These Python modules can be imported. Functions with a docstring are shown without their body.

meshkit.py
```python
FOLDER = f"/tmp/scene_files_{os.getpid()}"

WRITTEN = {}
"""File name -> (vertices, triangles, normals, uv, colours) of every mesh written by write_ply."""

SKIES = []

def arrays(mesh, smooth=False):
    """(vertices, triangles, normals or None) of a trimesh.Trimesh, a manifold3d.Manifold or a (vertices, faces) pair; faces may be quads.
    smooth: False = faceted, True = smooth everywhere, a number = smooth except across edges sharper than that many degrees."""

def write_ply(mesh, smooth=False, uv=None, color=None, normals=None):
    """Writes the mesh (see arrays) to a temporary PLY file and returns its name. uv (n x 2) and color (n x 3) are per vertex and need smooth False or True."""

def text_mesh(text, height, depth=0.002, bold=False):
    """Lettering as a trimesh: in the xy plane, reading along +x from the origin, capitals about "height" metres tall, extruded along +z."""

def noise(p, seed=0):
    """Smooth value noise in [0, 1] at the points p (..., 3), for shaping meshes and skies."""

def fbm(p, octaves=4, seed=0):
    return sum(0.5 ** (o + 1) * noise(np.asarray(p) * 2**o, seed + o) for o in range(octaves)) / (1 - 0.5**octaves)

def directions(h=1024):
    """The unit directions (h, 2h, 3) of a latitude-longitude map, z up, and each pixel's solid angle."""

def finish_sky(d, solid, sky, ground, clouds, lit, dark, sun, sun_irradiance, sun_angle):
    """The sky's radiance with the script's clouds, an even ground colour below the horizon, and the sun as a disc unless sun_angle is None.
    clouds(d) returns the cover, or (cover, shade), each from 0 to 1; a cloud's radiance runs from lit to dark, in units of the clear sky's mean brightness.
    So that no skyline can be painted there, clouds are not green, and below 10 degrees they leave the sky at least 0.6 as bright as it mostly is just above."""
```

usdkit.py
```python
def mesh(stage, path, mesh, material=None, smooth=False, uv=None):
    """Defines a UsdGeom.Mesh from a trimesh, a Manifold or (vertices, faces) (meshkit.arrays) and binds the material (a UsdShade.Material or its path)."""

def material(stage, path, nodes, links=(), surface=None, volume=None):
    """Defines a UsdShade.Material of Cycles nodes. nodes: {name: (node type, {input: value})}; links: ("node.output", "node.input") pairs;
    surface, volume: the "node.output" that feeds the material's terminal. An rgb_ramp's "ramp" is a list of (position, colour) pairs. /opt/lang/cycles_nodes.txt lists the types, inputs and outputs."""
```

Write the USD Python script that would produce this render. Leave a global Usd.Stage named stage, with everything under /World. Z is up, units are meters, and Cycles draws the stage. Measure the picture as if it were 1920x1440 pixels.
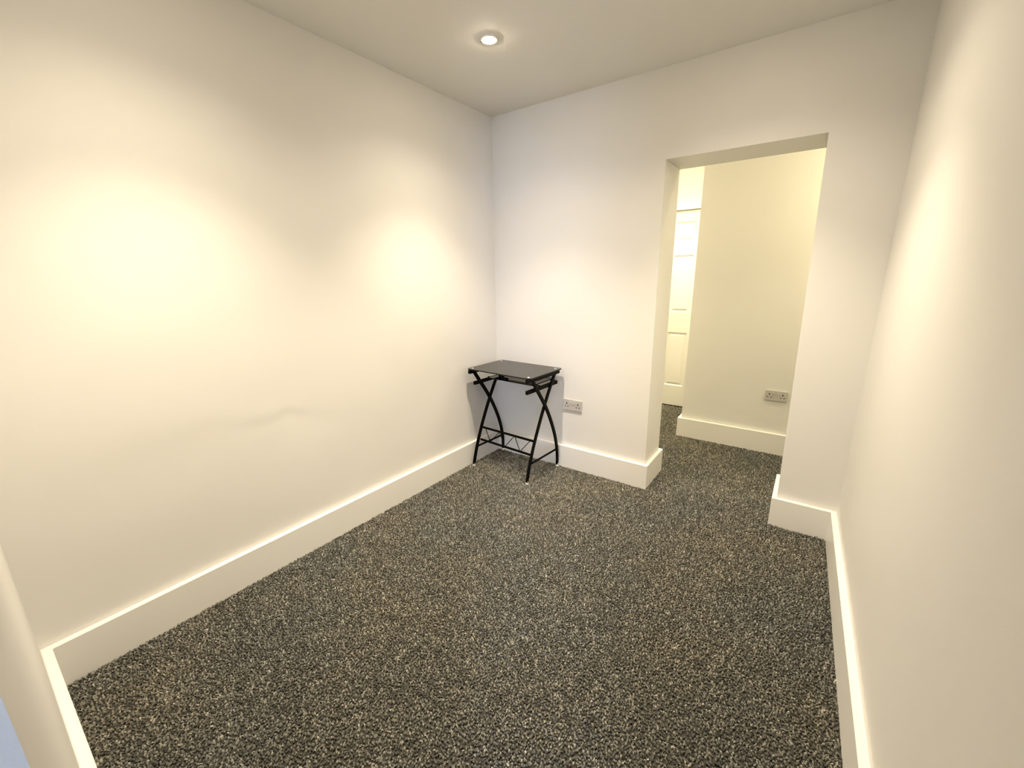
import math
import numpy as np
import trimesh
from shapely.geometry import Polygon
import manifold3d as m3
import usdkit, meshkit
from pxr import Usd, UsdGeom, UsdLux, UsdShade, Gf, Sdf

stage = Usd.Stage.CreateInMemory()
UsdGeom.SetStageUpAxis(stage, UsdGeom.Tokens.z)
UsdGeom.SetStageMetersPerUnit(stage, 1.0)
UsdGeom.Xform.Define(stage, '/World')
UsdGeom.Scope.Define(stage, '/World/Looks')

# ------------------------------------------------------------------ camera
FOCAL_PX = 780.7
EYE = (1.9599, -2.5166, 1.3552)
RIGHT = (0.8125246559686186, 0.582775297741671, -0.013290439615949626)
FORWARD = (-0.5668932131710224, 0.7846598937968446, -0.2508803219213468)
UP = (-0.13577836937767467, 0.21138070727677966, 0.9679268713531289)
cam = UsdGeom.Camera.Define(stage, '/World/camera')
cam.AddTransformOp().Set(Gf.Matrix4d(*RIGHT, 0, *UP, 0, *[-v for v in FORWARD], 0, *EYE, 1))
cam.CreateHorizontalApertureAttr(36.0)
cam.CreateFocalLengthAttr(36.0 * FOCAL_PX / 1920)
cam.CreateClippingRangeAttr(Gf.Vec2f(0.02, 100))
cam.CreateExposureAttr(0.37)

# ------------------------------------------------------------------ light
SKY_COLOR, SKY_STRENGTH = (0.66, 0.80, 1.15), 10.0          # daylight seen by the window of the room behind the camera
LAMP_COLOR, LAMP_POWER = (1.0, 0.855, 0.645), 19500.0           # warm reflector lamps
LOBES = ((46.5, 0.82), (70.0, 0.22))                     # each reflector lamp: half-angle and share of its core and of its spill
LAMP_Z = 2.350
LENS_GLOW = 230.0                                        # the lens itself, spreading wide
AMBER = (1.0, 0.85, 0.52)                                 # the passage lamps are yellower
sky = UsdLux.DomeLight.Define(stage, '/World/sky')
sky.CreateColorAttr(Gf.Vec3f(*SKY_COLOR))
sky.CreateIntensityAttr(SKY_STRENGTH)

# ------------------------------------------------------------------ sizes (metres; left wall x = 0, back wall y = 0)
H = 2.40
YN = -2.533                     # face of the near wall
W0, WA = 2.1927, -0.026         # right wall: x = W0 + WA * y
HB, TB = 0.161, 0.0263          # baseboard
DT = 0.288                      # thickness of the back wall
JL, JRB, JRT, DH = 1.195, 1.933, 1.903, 1.957   # opening in the back wall
NJ, NT = 1.692, 0.16            # near wall: its end at the doorway, its thickness
YC, XC = 1.088, 1.151           # corridor wall
YF = 1.90                       # far wall with the door
def wr(y): return W0 + WA * y

# ------------------------------------------------------------------ helpers
used = {}
def numbered(parent, name):
    n = used.get((parent, name), 0)
    used[(parent, name)] = n + 1
    return f'{parent}/{name}' if n == 0 else f'{parent}/{name}_{n:03d}'

def props(prim, label=None, cat=None, group=None, kind=None):
    for k, v in (('label', label), ('category', cat), ('group', group), ('kind', kind)):
        if v:
            prim.SetCustomDataByKey(k, v)

def obj(name, mesh, mat, parent='/World', label=None, cat=None, group=None, kind=None, smooth=False):
    p = numbered(str(parent), name)
    prim = usdkit.mesh(stage, p, mesh, mat, smooth=smooth).GetPrim()
    props(prim, label, cat, group, kind)
    return p

def thing(name, loc, rz, label, cat, group=None):
    p = numbered('/World', name)
    x = UsdGeom.Xform.Define(stage, p)
    x.AddTranslateOp().Set(Gf.Vec3d(*loc))
    if rz:
        x.AddRotateZOp().Set(rz)
    props(x.GetPrim(), label, cat, group)
    return p

def struct(name, mesh, mat, label=None, smooth=False):
    return obj(name, mesh, mat, label=label, kind='structure', smooth=smooth)

def join(*ms):
    return trimesh.util.concatenate(ms)

def box(x0, x1, y0, y1, z0, z1):
    m = trimesh.creation.box((x1 - x0, y1 - y0, z1 - z0))
    m.apply_translation(((x0 + x1) / 2, (y0 + y1) / 2, (z0 + z1) / 2))
    return m

def rbox(x0, x1, y0, y1, z0, z1, r=0.002):
    """a box with chamfered edges: the hull of its six faces, each drawn in by r"""
    pts = []
    for sx in (0, 1):
        for sy in (0, 1):
            for sz in (0, 1):
                x, y, z = (x0, x1)[sx], (y0, y1)[sy], (z0, z1)[sz]
                dx, dy, dz = (r, -r)[sx], (r, -r)[sy], (r, -r)[sz]
                pts += [(x, y + dy, z + dz), (x + dx, y, z + dz), (x + dx, y + dy, z)]
    return trimesh.convex.convex_hull(np.array(pts))

def offset(poly, c):
    """the polygon (counter-clockwise points) drawn in by c with mitred corners"""
    P = np.array(poly, float); n = len(P); out = []
    for i in range(n):
        a, b, d = P[i - 1], P[i], P[(i + 1) % n]
        e1, e2 = (b - a) / np.linalg.norm(b - a), (d - b) / np.linalg.norm(d - b)
        n1, n2 = np.array([-e1[1], e1[0]]), np.array([-e2[1], e2[0]])
        out.append(b + c * (n1 + n2) / (1 + n1 @ n2))
    return np.array(out)

def prism(poly, z0, z1, c=0.0025):
    """the plan polygon extruded upwards, its top edge chamfered by c"""
    P = np.array(poly, float)
    if Polygon(P).exterior.is_ccw is False:
        P = P[::-1]
    n = len(P); Q = offset(P, c)
    v = [*[(x, y, z0) for x, y in P], *[(x, y, z1 - c) for x, y in P], *[(x, y, z1) for x, y in Q]]
    f = []
    for k in (0, n):
        for i in range(n):
            j = (i + 1) % n
            f += [(k + i, k + j, k + n + j), (k + i, k + n + j, k + n + i)]
    _, tri = trimesh.creation.triangulate_polygon(Polygon(Q), engine='earcut')
    vq, _ = trimesh.creation.triangulate_polygon(Polygon(Q), engine='earcut')
    idx = [int(np.argmin(((Q - p) ** 2).sum(1))) for p in vq]
    for a, b, d in tri:
        a, b, d = idx[a], idx[b], idx[d]
        area = (Q[b][0] - Q[a][0]) * (Q[d][1] - Q[a][1]) - (Q[d][0] - Q[a][0]) * (Q[b][1] - Q[a][1])
        if area < 0:
            b, d = d, b
        f += [(2 * n + a, 2 * n + b, 2 * n + d), (a, d, b)]
    return trimesh.Trimesh(np.array(v), np.array(f), process=False)

def extrude_xz(poly, y0, y1):
    """a polygon in x-z extruded from y0 to y1"""
    m = trimesh.creation.extrude_polygon(poly, y1 - y0, engine='earcut')
    v = m.vertices.copy()
    m.vertices = np.c_[v[:, 0], y1 - v[:, 2], v[:, 1]]
    return m

def lathe(profile, n=48):
    return trimesh.creation.revolve(np.array(profile, float), sections=n)

def sweep(path, half_w, half_t, axis, n=12, power=3.5):
    """a tube of rounded-oblong section along the path; axis is the direction of its thickness"""
    path = np.array(path, float); axis = np.array(axis, float) / np.linalg.norm(axis)
    tang = np.gradient(path, axis=0)
    tang /= np.linalg.norm(tang, axis=1, keepdims=True)
    t = np.arange(n) / n * 2 * np.pi
    cu = np.sign(np.cos(t)) * abs(np.cos(t)) ** (2 / power); cv = np.sign(np.sin(t)) * abs(np.sin(t)) ** (2 / power)
    v = []
    for p, d in zip(path, tang):
        side = np.cross(d, axis); side /= np.linalg.norm(side)
        th = np.cross(side, d)
        v += [p + side * half_w * a + th * half_t * b for a, b in zip(cu, cv)]
    k = len(path); v += [path[0], path[-1]]
    f = []
    for i in range(k - 1):
        for j in range(n):
            a, b = i * n + j, i * n + (j + 1) % n
            f += [(a, b, b + n), (a, b + n, a + n)]
    for j in range(n):
        f += [(k * n, (j + 1) % n, j), (k * n + 1, (k - 1) * n + j, (k - 1) * n + (j + 1) % n)]
    m = trimesh.Trimesh(np.array(v), np.array(f), process=False)
    trimesh.repair.fix_normals(m)
    return m

def smooth_path(pts, n=24):
    from scipy.interpolate import CubicSpline
    P = np.array(pts, float)
    s = np.r_[0, np.cumsum(np.linalg.norm(np.diff(P, axis=0), axis=1))]
    return CubicSpline(s, P)(np.linspace(0, s[-1], n))

def rounded_slab(w, d, z0, z1, r, c=0.0012):
    q = []
    for cx, cy, a0 in ((w / 2 - r, d / 2 - r, 0), (-w / 2 + r, d / 2 - r, 90), (-w / 2 + r, -d / 2 + r, 180), (w / 2 - r, -d / 2 + r, 270)):
        for k in range(7):
            a = math.radians(a0 + 15 * k)
            q.append((cx + r * math.cos(a), cy + r * math.sin(a)))
    return prism(q, z0, z1, c)

# ------------------------------------------------------------------ materials
L = '/World/Looks/'
def paint(name, color, rough=0.55, scale=420.0, depth=0.0004, strength=0.35, spec=0.35):
    return usdkit.material(stage, L + name, {
        'g': ('geometry', {}),
        'n': ('noise_texture', {'scale': scale, 'detail': 2.0}),
        'm': ('noise_texture', {'scale': 3.0, 'detail': 3.0}),
        'r': ('rgb_ramp', {'ramp': [(0.3, tuple(c * 0.985 for c in color)), (0.7, color)]}),
        'b': ('bump', {'strength': strength, 'distance': depth}),
        'p': ('principled_bsdf', {'roughness': rough, 'specular_ior_level': spec})},
        [('g.position', 'n.vector'), ('g.position', 'm.vector'), ('m.fac', 'r.fac'), ('r.color', 'p.base_color'), ('n.fac', 'b.height'), ('b.normal', 'p.normal')],
        surface='p.BSDF')

def plain(name, color, rough, metallic=0.0, spec=0.5, **kw):
    return usdkit.material(stage, L + name, {'p': ('principled_bsdf', {'base_color': color, 'roughness': rough, 'metallic': metallic, 'specular_ior_level': spec, **kw})}, surface='p.BSDF')

M_wall = paint('wall_paint', (0.80, 0.79, 0.765))
M_ceil = paint('ceiling_paint', (0.80, 0.79, 0.76), rough=0.8, spec=0.2)
M_trim = paint('satin_white_trim', (0.88, 0.87, 0.84), rough=0.32, scale=60, depth=0.0002, strength=0.2, spec=0.5)
M_door = paint('door_white', (0.84, 0.83, 0.80), rough=0.35, scale=90, depth=0.0002, strength=0.2, spec=0.5)
M_plastic = plain('pale_grey_plastic', (0.52, 0.505, 0.485), 0.35)
M_dark = plain('dark_hole', (0.012, 0.011, 0.01), 0.6)
M_black = plain('black_powder_coat', (0.0022, 0.0022, 0.0026), 0.5, spec=0.08)
M_glass = plain('black_glass', (0.008, 0.008, 0.0085), 0.05, spec=0.30)
M_chrome = plain('chrome', (0.85, 0.84, 0.82), 0.3, 1.0)
M_bezel = plain('satin_bezel', (0.78, 0.76, 0.72), 0.35, 0.3)
M_gap = plain('shadow_gap', (0.16, 0.12, 0.08), 0.8)
M_backing = plain('carpet_backing', (0.06, 0.058, 0.05), 0.95, spec=0.1)
def lens_mat(name, color, k): return usdkit.material(stage, L + name, {'e': ('emission', {'color': color, 'strength': LENS_GLOW * k})}, surface='e.emission')
M_lens = lens_mat('lit_lens', LAMP_COLOR, 1.0)
M_lens_amber = lens_mat('lit_lens_amber', AMBER, 4.0)
M_lens_door = lens_mat('lit_lens_yellow', AMBER, 2.2)
M_pane = usdkit.material(stage, L + 'window_glass', {
    'f': ('fresnel', {'IOR': 1.5}), 't': ('transparent_bsdf', {'color': (0.95, 0.97, 0.97)}), 'g': ('glossy_bsdf', {'roughness': 0.01, 'color': (1, 1, 1)}), 'm': ('mix_closure', {})},
    [('f.fac', 'm.fac'), ('t.BSDF', 'm.closure1'), ('g.BSDF', 'm.closure2')], surface='m.closure')
M_carpet = usdkit.material(stage, L + 'grey_carpet', {
    'g': ('geometry', {}),
    'a': ('attribute', {'attribute': 'tone'}),
    'w': ('noise_texture', {'scale': 1.6, 'detail': 4.0, 'roughness': 0.6}),
    'r': ('rgb_ramp', {'ramp': [(0.0, (0.085, 0.085, 0.077)), (0.3, (0.150, 0.149, 0.133)), (0.6, (0.220, 0.217, 0.192)), (0.85, (0.320, 0.315, 0.275)), (1.0, (0.48, 0.47, 0.41))]}),
    'wr': ('rgb_ramp', {'ramp': [(0.35, (0.9, 0.92, 0.95)), (0.65, (1.1, 1.04, 0.96))]}),
    'x': ('mix_color', {'blend_type': 'multiply', 'fac': 1.0, 'use_clamp': False}),
    'p': ('principled_bsdf', {'roughness': 0.85, 'specular_ior_level': 0.2})},
    [('a.fac', 'r.fac'), ('g.position', 'w.vector'), ('w.fac', 'wr.fac'), ('r.color', 'x.a'), ('wr.color', 'x.b'), ('x.result', 'p.base_color')],
    surface='p.BSDF')

# ------------------------------------------------------------------ room shell
YB = YN - NT                       # far face of the near wall
Y2 = -5.6                          # window wall of the room behind
floor = struct('floor', box(-0.8, 5.6, Y2 - 0.2, 2.2, -0.12, -0.007), M_backing, 'dark grey twist-pile carpet floor of the room and passage')
struct('ceiling', box(-0.8, 5.6, Y2 - 0.2, 2.2, H, H + 0.12), M_ceil, 'plain white painted ceiling with one recessed downlight in view')

# left wall: its face carries the plasterer's unevenness
def left_wall():
    ys = np.linspace(YN - 0.05, DT, 230); zs = np.linspace(0, H, 190)
    Y, Z = np.meshgrid(ys, zs, indexing='ij')
    P = np.stack([np.zeros_like(Y), Y, Z], -1)
    d = 0.0022 * (meshkit.noise(P * 2.6, 3) - 0.5) + 0.0012 * (meshkit.noise(P * 6.0, 5) - 0.5)
    # a trowelled ridge low on the wall: the plaster steps back below a wavering line
    line = np.interp(Y, [-2.25, -2.1, -1.918, -1.807, -1.70, -1.617, -1.55, -1.45, -1.3], [0.735, 0.755, 0.785, 0.745, 0.735, 0.757, 0.728, 0.69, 0.66]) + 0.010 * (meshkit.noise(P * 14, 7) - 0.5)
    sharp = np.interp(Y, [-2.3, -1.95, -1.75, -1.62, -1.5, -1.2], [0.14, 0.11, 0.08, 0.035, 0.07, 0.14])
    amp = np.interp(Y, [-2.4, -2.0, -1.75, -1.6, -1.45, -1.15], [0.0, 0.0022, 0.0026, 0.0023, 0.0014, 0.0])
    s = np.clip((line - Z) / sharp + 0.5, 0, 1); s = s * s * (3 - 2 * s)
    back = np.clip((line - Z) / 0.42, 0, 1); back = back * back * (3 - 2 * back)
    d -= amp * s * (1 - back)
    edge = np.minimum.reduce([np.clip((Y - ys[0]) / 0.15, 0, 1), np.clip((0 - Y) / 0.2, 0, 1), np.clip((Z - HB) / 0.1, 0, 1), np.clip((H - Z) / 0.15, 0, 1)])
    P[..., 0] = d * edge
    ny, nz = Y.shape
    i, j = np.meshgrid(np.arange(ny - 1), np.arange(nz - 1), indexing='ij')
    a = (i * nz + j).ravel(); b = a + nz
    f = np.vstack([np.c_[a, b, b + 1], np.c_[a, b + 1, a + 1]])
    sheet = trimesh.Trimesh(P.reshape(-1, 3), f, process=False)
    return join(sheet, box(-0.14, -0.004, ys[0], ys[-1], 0, H), box(-0.14, 0, ys[0] - 0.03, ys[0], 0, H), box(-0.14, 0, ys[-1], ys[-1] + 0.03, 0, H))
struct('wall_left', left_wall(), M_wall, 'long white wall on the left with warm light scallops and a faint plaster ridge', smooth=40)

opening = Polygon([(-0.62, -0.02), (JL + 0.004, -0.02), (JL - 0.004, DH), (JRT, DH), (JRB, -0.02), (2.6, -0.02), (2.6, H), (-0.62, H)])
struct('wall_back', extrude_xz(opening, 0, DT), M_wall, 'white end wall pierced by a tall plain opening to the passage')

struct('wall_right', prism([(wr(0.0), 0.0), (wr(YB), YB), (wr(YB) + 0.14, YB), (wr(0.0) + 0.14, 0.0)], 0, H, 0.0005), M_wall, 'white wall on the right with a warm vertical streak of light near the corner')
near = Polygon([(-0.14, -0.02), (NJ, -0.02), (NJ, 2.04), (wr(YN), 2.04), (wr(YN), H), (-0.14, H)])
struct('wall_near', extrude_xz(near, YB, YN), M_wall, 'white wall at the near left edge of the picture, seen along its face to a doorway jamb')

# passage beyond the opening
struct('wall_passage', box(XC, 2.6, YC, YF, 0, H), M_wall, 'cream-lit white wall facing the opening in the passage')
fw = Polygon([(-0.5, -0.02), (0.345, -0.02), (0.345, 1.965), (1.065, 1.965), (1.065, -0.02), (XC + 0.1, -0.02), (XC + 0.1, H), (-0.5, H)])
struct('wall_far', join(extrude_xz(fw, YF, YF + 0.12), box(-0.62, 1.4, YF + 0.12, YF + 0.2, 0, H)), M_wall, 'bright white wall above the panelled door at the end of the passage')
struct('wall_passage_left', box(-0.62, -0.5, DT, YF, 0, H), M_wall, 'white wall closing the passage on the left, hidden from view')
struct('wall_passage_right', box(2.6, 2.72, 0, YC + 0.1, 0, H), M_wall, 'white wall closing the passage on the right, hidden from view')

# room behind the camera, whose window gives the daylight
struct('wall_neighbour_left', box(-0.72, -0.6, Y2, YB, 0, H), M_wall, 'white left wall of the daylit room behind the camera')
struct('wall_neighbour_right', box(5.4, 5.52, Y2, YB, 0, H), M_wall, 'white right wall of the daylit room behind the camera')
struct('wall_neighbour_front', join(box(-0.72, -0.14, YB, YN, 0, H), box(wr(YB) + 0.14, 5.52, YB, YN, 0, H)), M_wall, 'white wall beside the near doorway in the daylit room')
ww = Polygon([(-0.72, 0), (5.52, 0), (5.52, H), (-0.72, H)], [[(3.45, 0.75), (5.10, 0.75), (5.10, 2.2), (3.45, 2.2)]])
struct('wall_neighbour_window', extrude_xz(ww, Y2 - 0.15, Y2), M_wall, 'white window wall of the daylit room behind the camera')
wf = Polygon([(3.45, 0.75), (5.10, 0.75), (5.10, 2.2), (3.45, 2.2)], [[(3.50, 0.80), (4.245, 0.80), (4.245, 2.15), (3.50, 2.15)], [(4.305, 0.80), (5.05, 0.80), (5.05, 2.15), (4.305, 2.15)]])
w1 = struct('window_1', extrude_xz(wf, Y2 - 0.11, Y2 - 0.05), M_trim, 'white framed window of the room behind the camera')
obj('pane', box(3.50, 4.245, Y2 - 0.083, Y2 - 0.079, 0.80, 2.15), M_pane, w1)
obj('pane', box(4.305, 5.05, Y2 - 0.083, Y2 - 0.079, 0.80, 2.15), M_pane, w1)

# ------------------------------------------------------------------ baseboards
E_ = 0.0003
struct('baseboard_left', prism([(0, YN), (TB, YN + TB), (TB, -TB), (0, 0)], -0.006, HB), M_trim, 'deep white baseboard along the left wall')
struct('baseboard_near', prism([(E_, YN), (NJ, YN), (NJ, YN + TB), (TB + E_, YN + TB)], -0.006, HB), M_trim, 'deep white baseboard along the near wall at the lower left')
struct('baseboard_back', prism([(E_, 0), (TB + E_, -TB), (JL + TB, -TB), (JL + TB, DT + TB), (-0.1, DT + TB), (-0.1, DT), (JL + 0.003, DT), (JL + 0.003, 0)], -0.006, HB), M_trim,
       'white baseboard on the end wall between the corner and the opening, wrapping the jamb')
struct('baseboard_stub', prism([(JRB - TB, -TB), (wr(-TB) - TB, -TB), (wr(0) - E_, 0), (JRB - 0.003, 0), (JRB - 0.003, DT), (2.5, DT), (2.5, DT + TB), (JRB - TB, DT + TB)], -0.006, HB), M_trim,
       'short white baseboard between the opening and the right wall')
struct('baseboard_right', prism([(wr(0), 0), (wr(-TB) - TB, -TB - E_), (wr(YB) - TB, YB), (wr(YB), YB)], -0.006, HB), M_trim, 'deep white baseboard along the right wall')
struct('baseboard_passage', prism([(XC - TB, YC - TB), (2.6, YC - TB), (2.6, YC), (XC, YC), (XC, YF - 0.02), (XC - TB, YF - 0.02)], -0.006, HB), M_trim, 'white baseboard on the passage wall, turning its corner')

# ------------------------------------------------------------------ panelled door at the end of the passage
D0, D1, DTOP, DF = 0.365, 1.045, 1.938, YF + 0.012        # leaf; its face at DF
door = numbered('/World', 'door_1')
dx = UsdGeom.Xform.Define(stage, door)
props(dx.GetPrim(), 'white six-panel door at the end of the passage, half hidden by the opening', kind='structure')
cols = [(0.463, 0.655), (0.755, 0.945)]
rows = [(0.217, 0.775), (0.981, 1.531), (1.658, 1.838)]
holes = [[(a, c), (b, c), (b, d), (a, d)] for a, b in cols for c, d in rows]
leaf = Polygon([(D0, 0.004), (D1, 0.004), (D1, DTOP), (D0, DTOP)], holes)
obj('door_leaf', join(extrude_xz(leaf, DF, DF + 0.012), box(D0, D1, DF + 0.012, DF + 0.035, 0.004, DTOP)), M_door, door)
for a, b in cols:
    for c, d in rows:
        # sloping ovolo down to the groove, then the raised and fielded centre
        def frame(x0, x1, z0, z1, y): return np.array([(x0, y, z0), (x1, y, z0), (x1, y, z1), (x0, y, z1)])
        rings = [frame(a, b, c, d, DF + 0.0005), frame(a + 0.012, b - 0.012, c + 0.012, d - 0.012, DF + 0.010), frame(a + 0.016, b - 0.016, c + 0.016, d - 0.016, DF + 0.010), frame(a + 0.034, b - 0.034, c + 0.034, d - 0.034, DF + 0.003)]
        v = np.vstack(rings); f = []
        for k in range(3):
            for i in range(4):
                j = (i + 1) % 4
                f += [(4 * k + i, 4 * k + j, 4 * k + 4 + j), (4 * k + i, 4 * k + 4 + j, 4 * k + 4 + i)]
        f += [(12, 13, 14), (12, 14, 15)]
        obj('door_panel', trimesh.Trimesh(v, np.array(f), process=False), M_door, door)
fr = Polygon([(D0 - 0.075, 0), (D0 - 0.004, 0), (D0 - 0.004, DTOP + 0.006), (D1 + 0.004, DTOP + 0.006), (D1 + 0.004, 0), (D1 + 0.075, 0), (D1 + 0.075, DTOP + 0.075), (D0 - 0.075, DTOP + 0.075)])
obj('architrave', extrude_xz(fr, YF - 0.016, YF), M_door, door)
ln = Polygon([(D0 - 0.02, 0), (D0 - 0.003, 0), (D0 - 0.003, DTOP + 0.004), (D1 + 0.003, DTOP + 0.004), (D1 + 0.003, 0), (D1 + 0.02, 0), (D1 + 0.02, DTOP + 0.027), (D0 - 0.02, DTOP + 0.027)])
obj('door_lining', extrude_xz(ln, YF, YF + 0.11), M_door, door)
hn = lathe([(0, 0), (0.025, 0), (0.025, 0.006), (0.009, 0.008), (0.009, 0.035), (0.016, 0.042), (0.024, 0.050), (0.022, 0.062), (0, 0.066)], 24)
hn.apply_transform(trimesh.transformations.rotation_matrix(math.pi / 2, [1, 0, 0])); hn.apply_translation((D0 + 0.05, DF, 0.98))
obj('door_knob', hn, M_chrome, door, smooth=30)

# ------------------------------------------------------------------ carpet pile: short leaning tufts (one island each)
def pile():
    rng = np.random.default_rng(11)
    def region(x0, x1, y0, y1, s):
        nx, ny = int((x1 - x0) / s), int((y1 - y0) / s)
        g = np.stack(np.meshgrid(np.arange(nx), np.arange(ny), indexing='ij'), -1).reshape(-1, 2) + rng.uniform(-0.05, 1.05, (nx * ny, 2))
        return g * s + (x0, y0)
    S = 0.0072
    pts = np.vstack([region(TB, 2.25, YN + TB, -TB, S), region(NJ, 2.3, YN - 0.35, YN + TB, S), region(JL + 0.02, JRB - 0.02, -TB, DT + TB, S), region(0.5, 2.2, DT + TB, YF, S * 1.25)])
    keep = (pts[:, 0] < wr(pts[:, 1]) - TB) | (pts[:, 1] > -0.02)
    keep &= ~((pts[:, 0] > XC - TB) & (pts[:, 1] > YC - TB))
    pts = pts[keep]
    n = len(pts)
    P3 = np.c_[pts * 55, np.zeros(n)]
    lean_dir = meshkit.noise(P3, 1) * 4 * np.pi + rng.normal(0, 0.9, n)
    clump = meshkit.noise(np.c_[pts * 75, np.zeros(n) + 5], 2)
    h = 0.0085 + 0.0042 * clump + rng.normal(0, 0.0010, n)
    lean = rng.uniform(0.15, 0.85, n) * 0.0085
    r0 = rng.uniform(0.0027, 0.0041, n); spin = rng.uniform(0, 2 * np.pi, n)
    dirv = np.c_[np.cos(lean_dir), np.sin(lean_dir)]
    V = np.zeros((n, 9, 3))
    zb = -0.0075
    for k in range(4):
        a = spin + k * np.pi / 2
        c = np.c_[np.cos(a), np.sin(a)]
        V[:, k, :2] = pts + c * (r0 * 0.75)[:, None]; V[:, k, 2] = zb
        V[:, 4 + k, :2] = pts + dirv * (lean * 0.55)[:, None] + c * r0[:, None]; V[:, 4 + k, 2] = zb + h * (0.62 + 0.1 * ((k % 2) * 2 - 1))
    V[:, 8, :2] = pts + dirv * lean[:, None]; V[:, 8, 2] = zb + h
    F = []
    for k in range(4):
        j = (k + 1) % 4
        F += [(k, j, 4 + j), (k, 4 + j, 4 + k), (4 + k, 4 + j, 8)]
    F = (np.array(F)[None] + 9 * np.arange(n)[:, None, None]).reshape(-1, 3)
    tone = np.clip(rng.beta(1.5, 1.7, n) + 0.3 * (meshkit.noise(np.c_[pts * 90, np.zeros(n) + 9], 4) - 0.5), 0, 1)
    return (V.reshape(-1, 3), F), np.repeat(tone, 9)
PILE, TONE = pile()
pile_path = obj('carpet_pile', PILE, M_carpet, floor, label='mottled grey twist pile of the carpet', kind='stuff')
UsdGeom.PrimvarsAPI(stage.GetPrimAtPath(pile_path)).CreatePrimvar('tone', Sdf.ValueTypeNames.FloatArray, 'vertex').Set([float(t) for t in TONE])

# ------------------------------------------------------------------ recessed downlights
def downlight(x, y, label, power=1.0, color=LAMP_COLOR, lens_mat=M_lens):
    t = thing('ceiling_downlight', (x, y, H), 0, label, 'downlight', 'recessed ceiling downlights')
    ring = lathe([(0.0285, -0.0005), (0.0285, -0.004), (0.030, -0.0065), (0.034, -0.008), (0.038, -0.0072), (0.0405, -0.004), (0.041, 0.0), (0.0285, -0.0005)], 56)
    obj('bezel', ring, M_bezel, t, smooth=40)
    lens = lathe([(0, -0.0165), (0.008, -0.0158), (0.015, -0.0135), (0.021, -0.0100), (0.026, -0.0055), (0.0283, -0.0020), (0.0283, -0.0006), (0, -0.0006)], 48)
    obj('lens', lens, lens_mat, t, label='glowing warm white lens', smooth=40)
    clip = rbox(-0.046, -0.040, -0.006, 0.006, -0.004, -0.0002, 0.0008)
    obj('spring_clip', clip, M_gap, t)
    for name, (cone, share) in zip(('core_light', 'spill_light'), LOBES):
        l = UsdLux.SphereLight.Define(stage, f'{t}/{name}')
        l.AddTranslateOp().Set(Gf.Vec3d(0, 0, LAMP_Z - H))
        l.CreateRadiusAttr(0.012)
        l.CreateColorAttr(Gf.Vec3f(*color)); l.CreateIntensityAttr(LAMP_POWER * power * share)
        s = UsdLux.ShapingAPI.Apply(l.GetPrim())
        s.CreateShapingConeAngleAttr(cone); s.CreateShapingConeSoftnessAttr(1.0)
downlight(0.592, -0.764, 'glowing round downlight in the ceiling above the black table')
downlight(1.62, -0.66, 'round downlight in the ceiling nearest the opening, beyond the top of the picture')
downlight(0.592, -2.0, 'round downlight in the ceiling near the left wall, beyond the top of the picture')
downlight(0.30, 0.66, 'round downlight in the passage ceiling, hidden behind the end wall', 0.5, AMBER, M_lens_amber)
downlight(2.42, 0.62, 'round downlight in the passage ceiling, hidden to the right of the opening', 0.25, AMBER, M_lens_amber)
downlight(0.80, 1.40, 'round downlight in the passage ceiling before the panelled door', 0.95, AMBER, M_lens_door)

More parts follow.
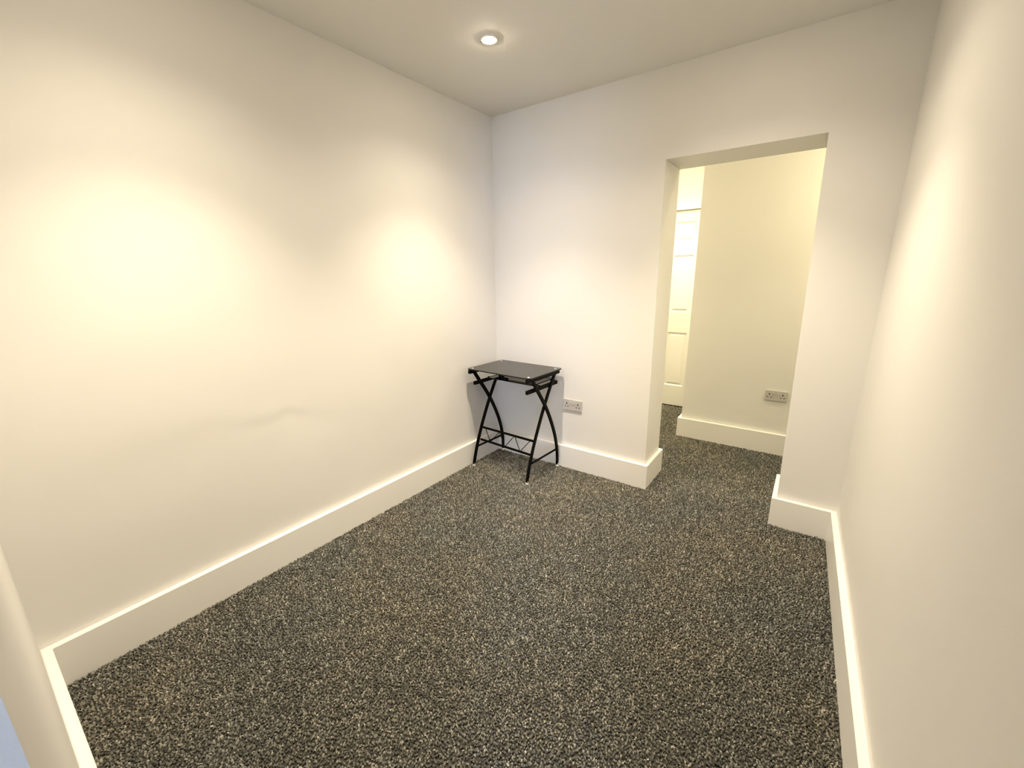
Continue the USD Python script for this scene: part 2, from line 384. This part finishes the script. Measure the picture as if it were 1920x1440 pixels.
# ------------------------------------------------------------------ double wall sockets
def socket(x, y, z, label):
    t = thing('wall_socket', (x, y, z), 0, label, 'socket', 'double wall sockets')
    w, h, d = 0.143, 0.080, 0.0105
    plate = rbox(-w / 2, w / 2, -d, 0, -h / 2, h / 2, 0.0025)
    obj('plate', plate, M_plastic, t)
    for s in (-1, 1):
        obj('rocker', rbox(s * 0.0145 - 0.0085, s * 0.0145 + 0.0085, -d - 0.003, -d + 0.001, 0.006, 0.026, 0.001), M_plastic, t)
        cx = s * 0.043
        for px, pz, a, b in ((cx, 0.010, 0.0032, 0.0062), (cx - 0.011, -0.012, 0.0045, 0.0022), (cx + 0.011, -0.012, 0.0045, 0.0022)):
            obj('pin_slot', box(px - a, px + a, -d - 0.0006, -d + 0.001, pz - b, pz + b), M_dark, t)
    for s in (-1, 1):
        sc = lathe([(0, 0), (0.0030, 0), (0.0030, 0.0006), (0, 0.0009)], 14)
        sc.apply_transform(trimesh.transformations.rotation_matrix(math.pi / 2, [1, 0, 0])); sc.apply_translation((s * 0.0615, -d, 0))
        obj('screw', sc, M_chrome, t)
socket(0.6675, 0, 0.4715, 'pale grey double socket on the end wall, right of the black table')
socket(1.810, YC, 0.4555, 'pale grey double socket on the passage wall, seen through the opening')

# ------------------------------------------------------------------ black glass table
TX, TY, TR = 0.318, -0.214, -2.2
table = thing('glass_table', (TX, TY, 0), TR, 'small black glass-topped table on curved crossed metal legs in the corner', 'table')
TW, TD, TZ = 0.543, 0.388, 0.735
obj('tabletop', rounded_slab(TW, TD, TZ - 0.007, TZ, 0.022), M_glass, table, label='dark reflective glass top')
for s in (-1, 1):
    obj('top_rail', rbox(s * 0.247 - 0.011, s * 0.247 + 0.011, -0.196, 0.180, 0.700, 0.725, 0.002), M_black, table)
    obj('tray_rail', rbox(s * 0.226 - 0.009, s * 0.226 + 0.009, -0.170, 0.190, 0.619, 0.643, 0.002), M_black, table)
    for yy in (-0.165, 0.150):
        pad = lathe([(0, 0.725), (0.009, 0.725), (0.009, TZ + 0.0005), (0.007, TZ + 0.0022), (0, TZ + 0.0026)], 20)
        pad.apply_translation((s * 0.240, yy, 0))
        obj('glass_stud', pad, M_chrome, table, label='small bright metal stud in the glass', smooth=30)
    # crossed legs: one from the front of the rail to the back foot, one the other way
    A = smooth_path([(s * 0.254, -0.139, 0.706), (s * 0.254, -0.060, 0.598), (s * 0.254, 0.012, 0.497), (s * 0.254, 0.084, 0.370), (s * 0.254, 0.140, 0.235), (s * 0.254, 0.170, 0.022)])
    B = smooth_path([(s * 0.240, 0.146, 0.706), (s * 0.240, 0.076, 0.600), (s * 0.240, 0.012, 0.492), (s * 0.240, -0.075, 0.325), (s * 0.240, -0.140, 0.175), (s * 0.240, -0.187, 0.022)])
    for path in (A, B):
        lg = obj('leg', sweep(path, 0.0132, 0.0070, (1, 0, 0)), M_black, table, smooth=40)
        e = path[-1]
        ft = lathe([(0, -0.005), (0.013, -0.005), (0.015, -0.002), (0.015, 0.008), (0.0125, 0.013), (0.010, 0.016), (0.010, 0.028), (0, 0.028)], 24)
        ft.apply_translation((e[0], e[1], 0.0))
        obj('foot', ft, M_chrome, lg, label='bright metal foot', smooth=30)
    obj('side_stretcher', sweep(np.array([(s * 0.247, -0.140, 0.140), (s * 0.247, 0.163, 0.136)]), 0.006, 0.006, (1, 0, 0)), M_black, table, smooth=40)
# truss between the two front-footed legs: two bars and a zigzag wire
top = np.array([(-0.240, -0.078, 0.272), (0.240, -0.108, 0.285)]); bot = np.array([(-0.240, -0.106, 0.186), (0.240, -0.138, 0.196)])
ax = np.array([0, -0.05, 1.0])
obj('truss_bar', sweep(top, 0.0075, 0.0055, (0, 1, 0)), M_black, table, smooth=40)
obj('truss_bar', sweep(bot, 0.0075, 0.0055, (0, 1, 0)), M_black, table, smooth=40)
zz = []
for k in range(7):
    u = 0.055 + k * 0.148
    q = top if k % 2 == 0 else bot
    zz.append(q[0] + (q[1] - q[0]) * u)
wires = [sweep(np.array([zz[k], zz[k + 1]]), 0.0024, 0.0024, (0, 1, 0), n=8, power=2) for k in range(6)]
obj('zigzag_wire', join(*wires), M_black, table, smooth=40)
# keyboard tray
tray = obj('tray', rounded_slab(0.390, 0.255, 0.6515, 0.657, 0.015), M_glass, table, label='smaller dark glass tray under the top')
stage.GetPrimAtPath(tray).GetAttribute('points').Set([Gf.Vec3f(p[0] + 0.010, p[1] + 0.060, p[2]) for p in stage.GetPrimAtPath(tray).GetAttribute('points').Get()])
for yy in (-0.020, 0.165):
    obj('tray_bar', sweep(np.array([(-0.226, yy, 0.6475), (0.226, yy, 0.6475)]), 0.004, 0.004, (0, 1, 0)), M_black, table, smooth=40)
obj('tray_bracket', join(rbox(-0.066, -0.020, -0.060, -0.042, 0.6572, 0.672, 0.002),
    sweep(np.array([(-0.114, -0.050, 0.7285), (-0.064, -0.050, 0.662)]), 0.007, 0.004, (0, 1, 0))), M_black, table)
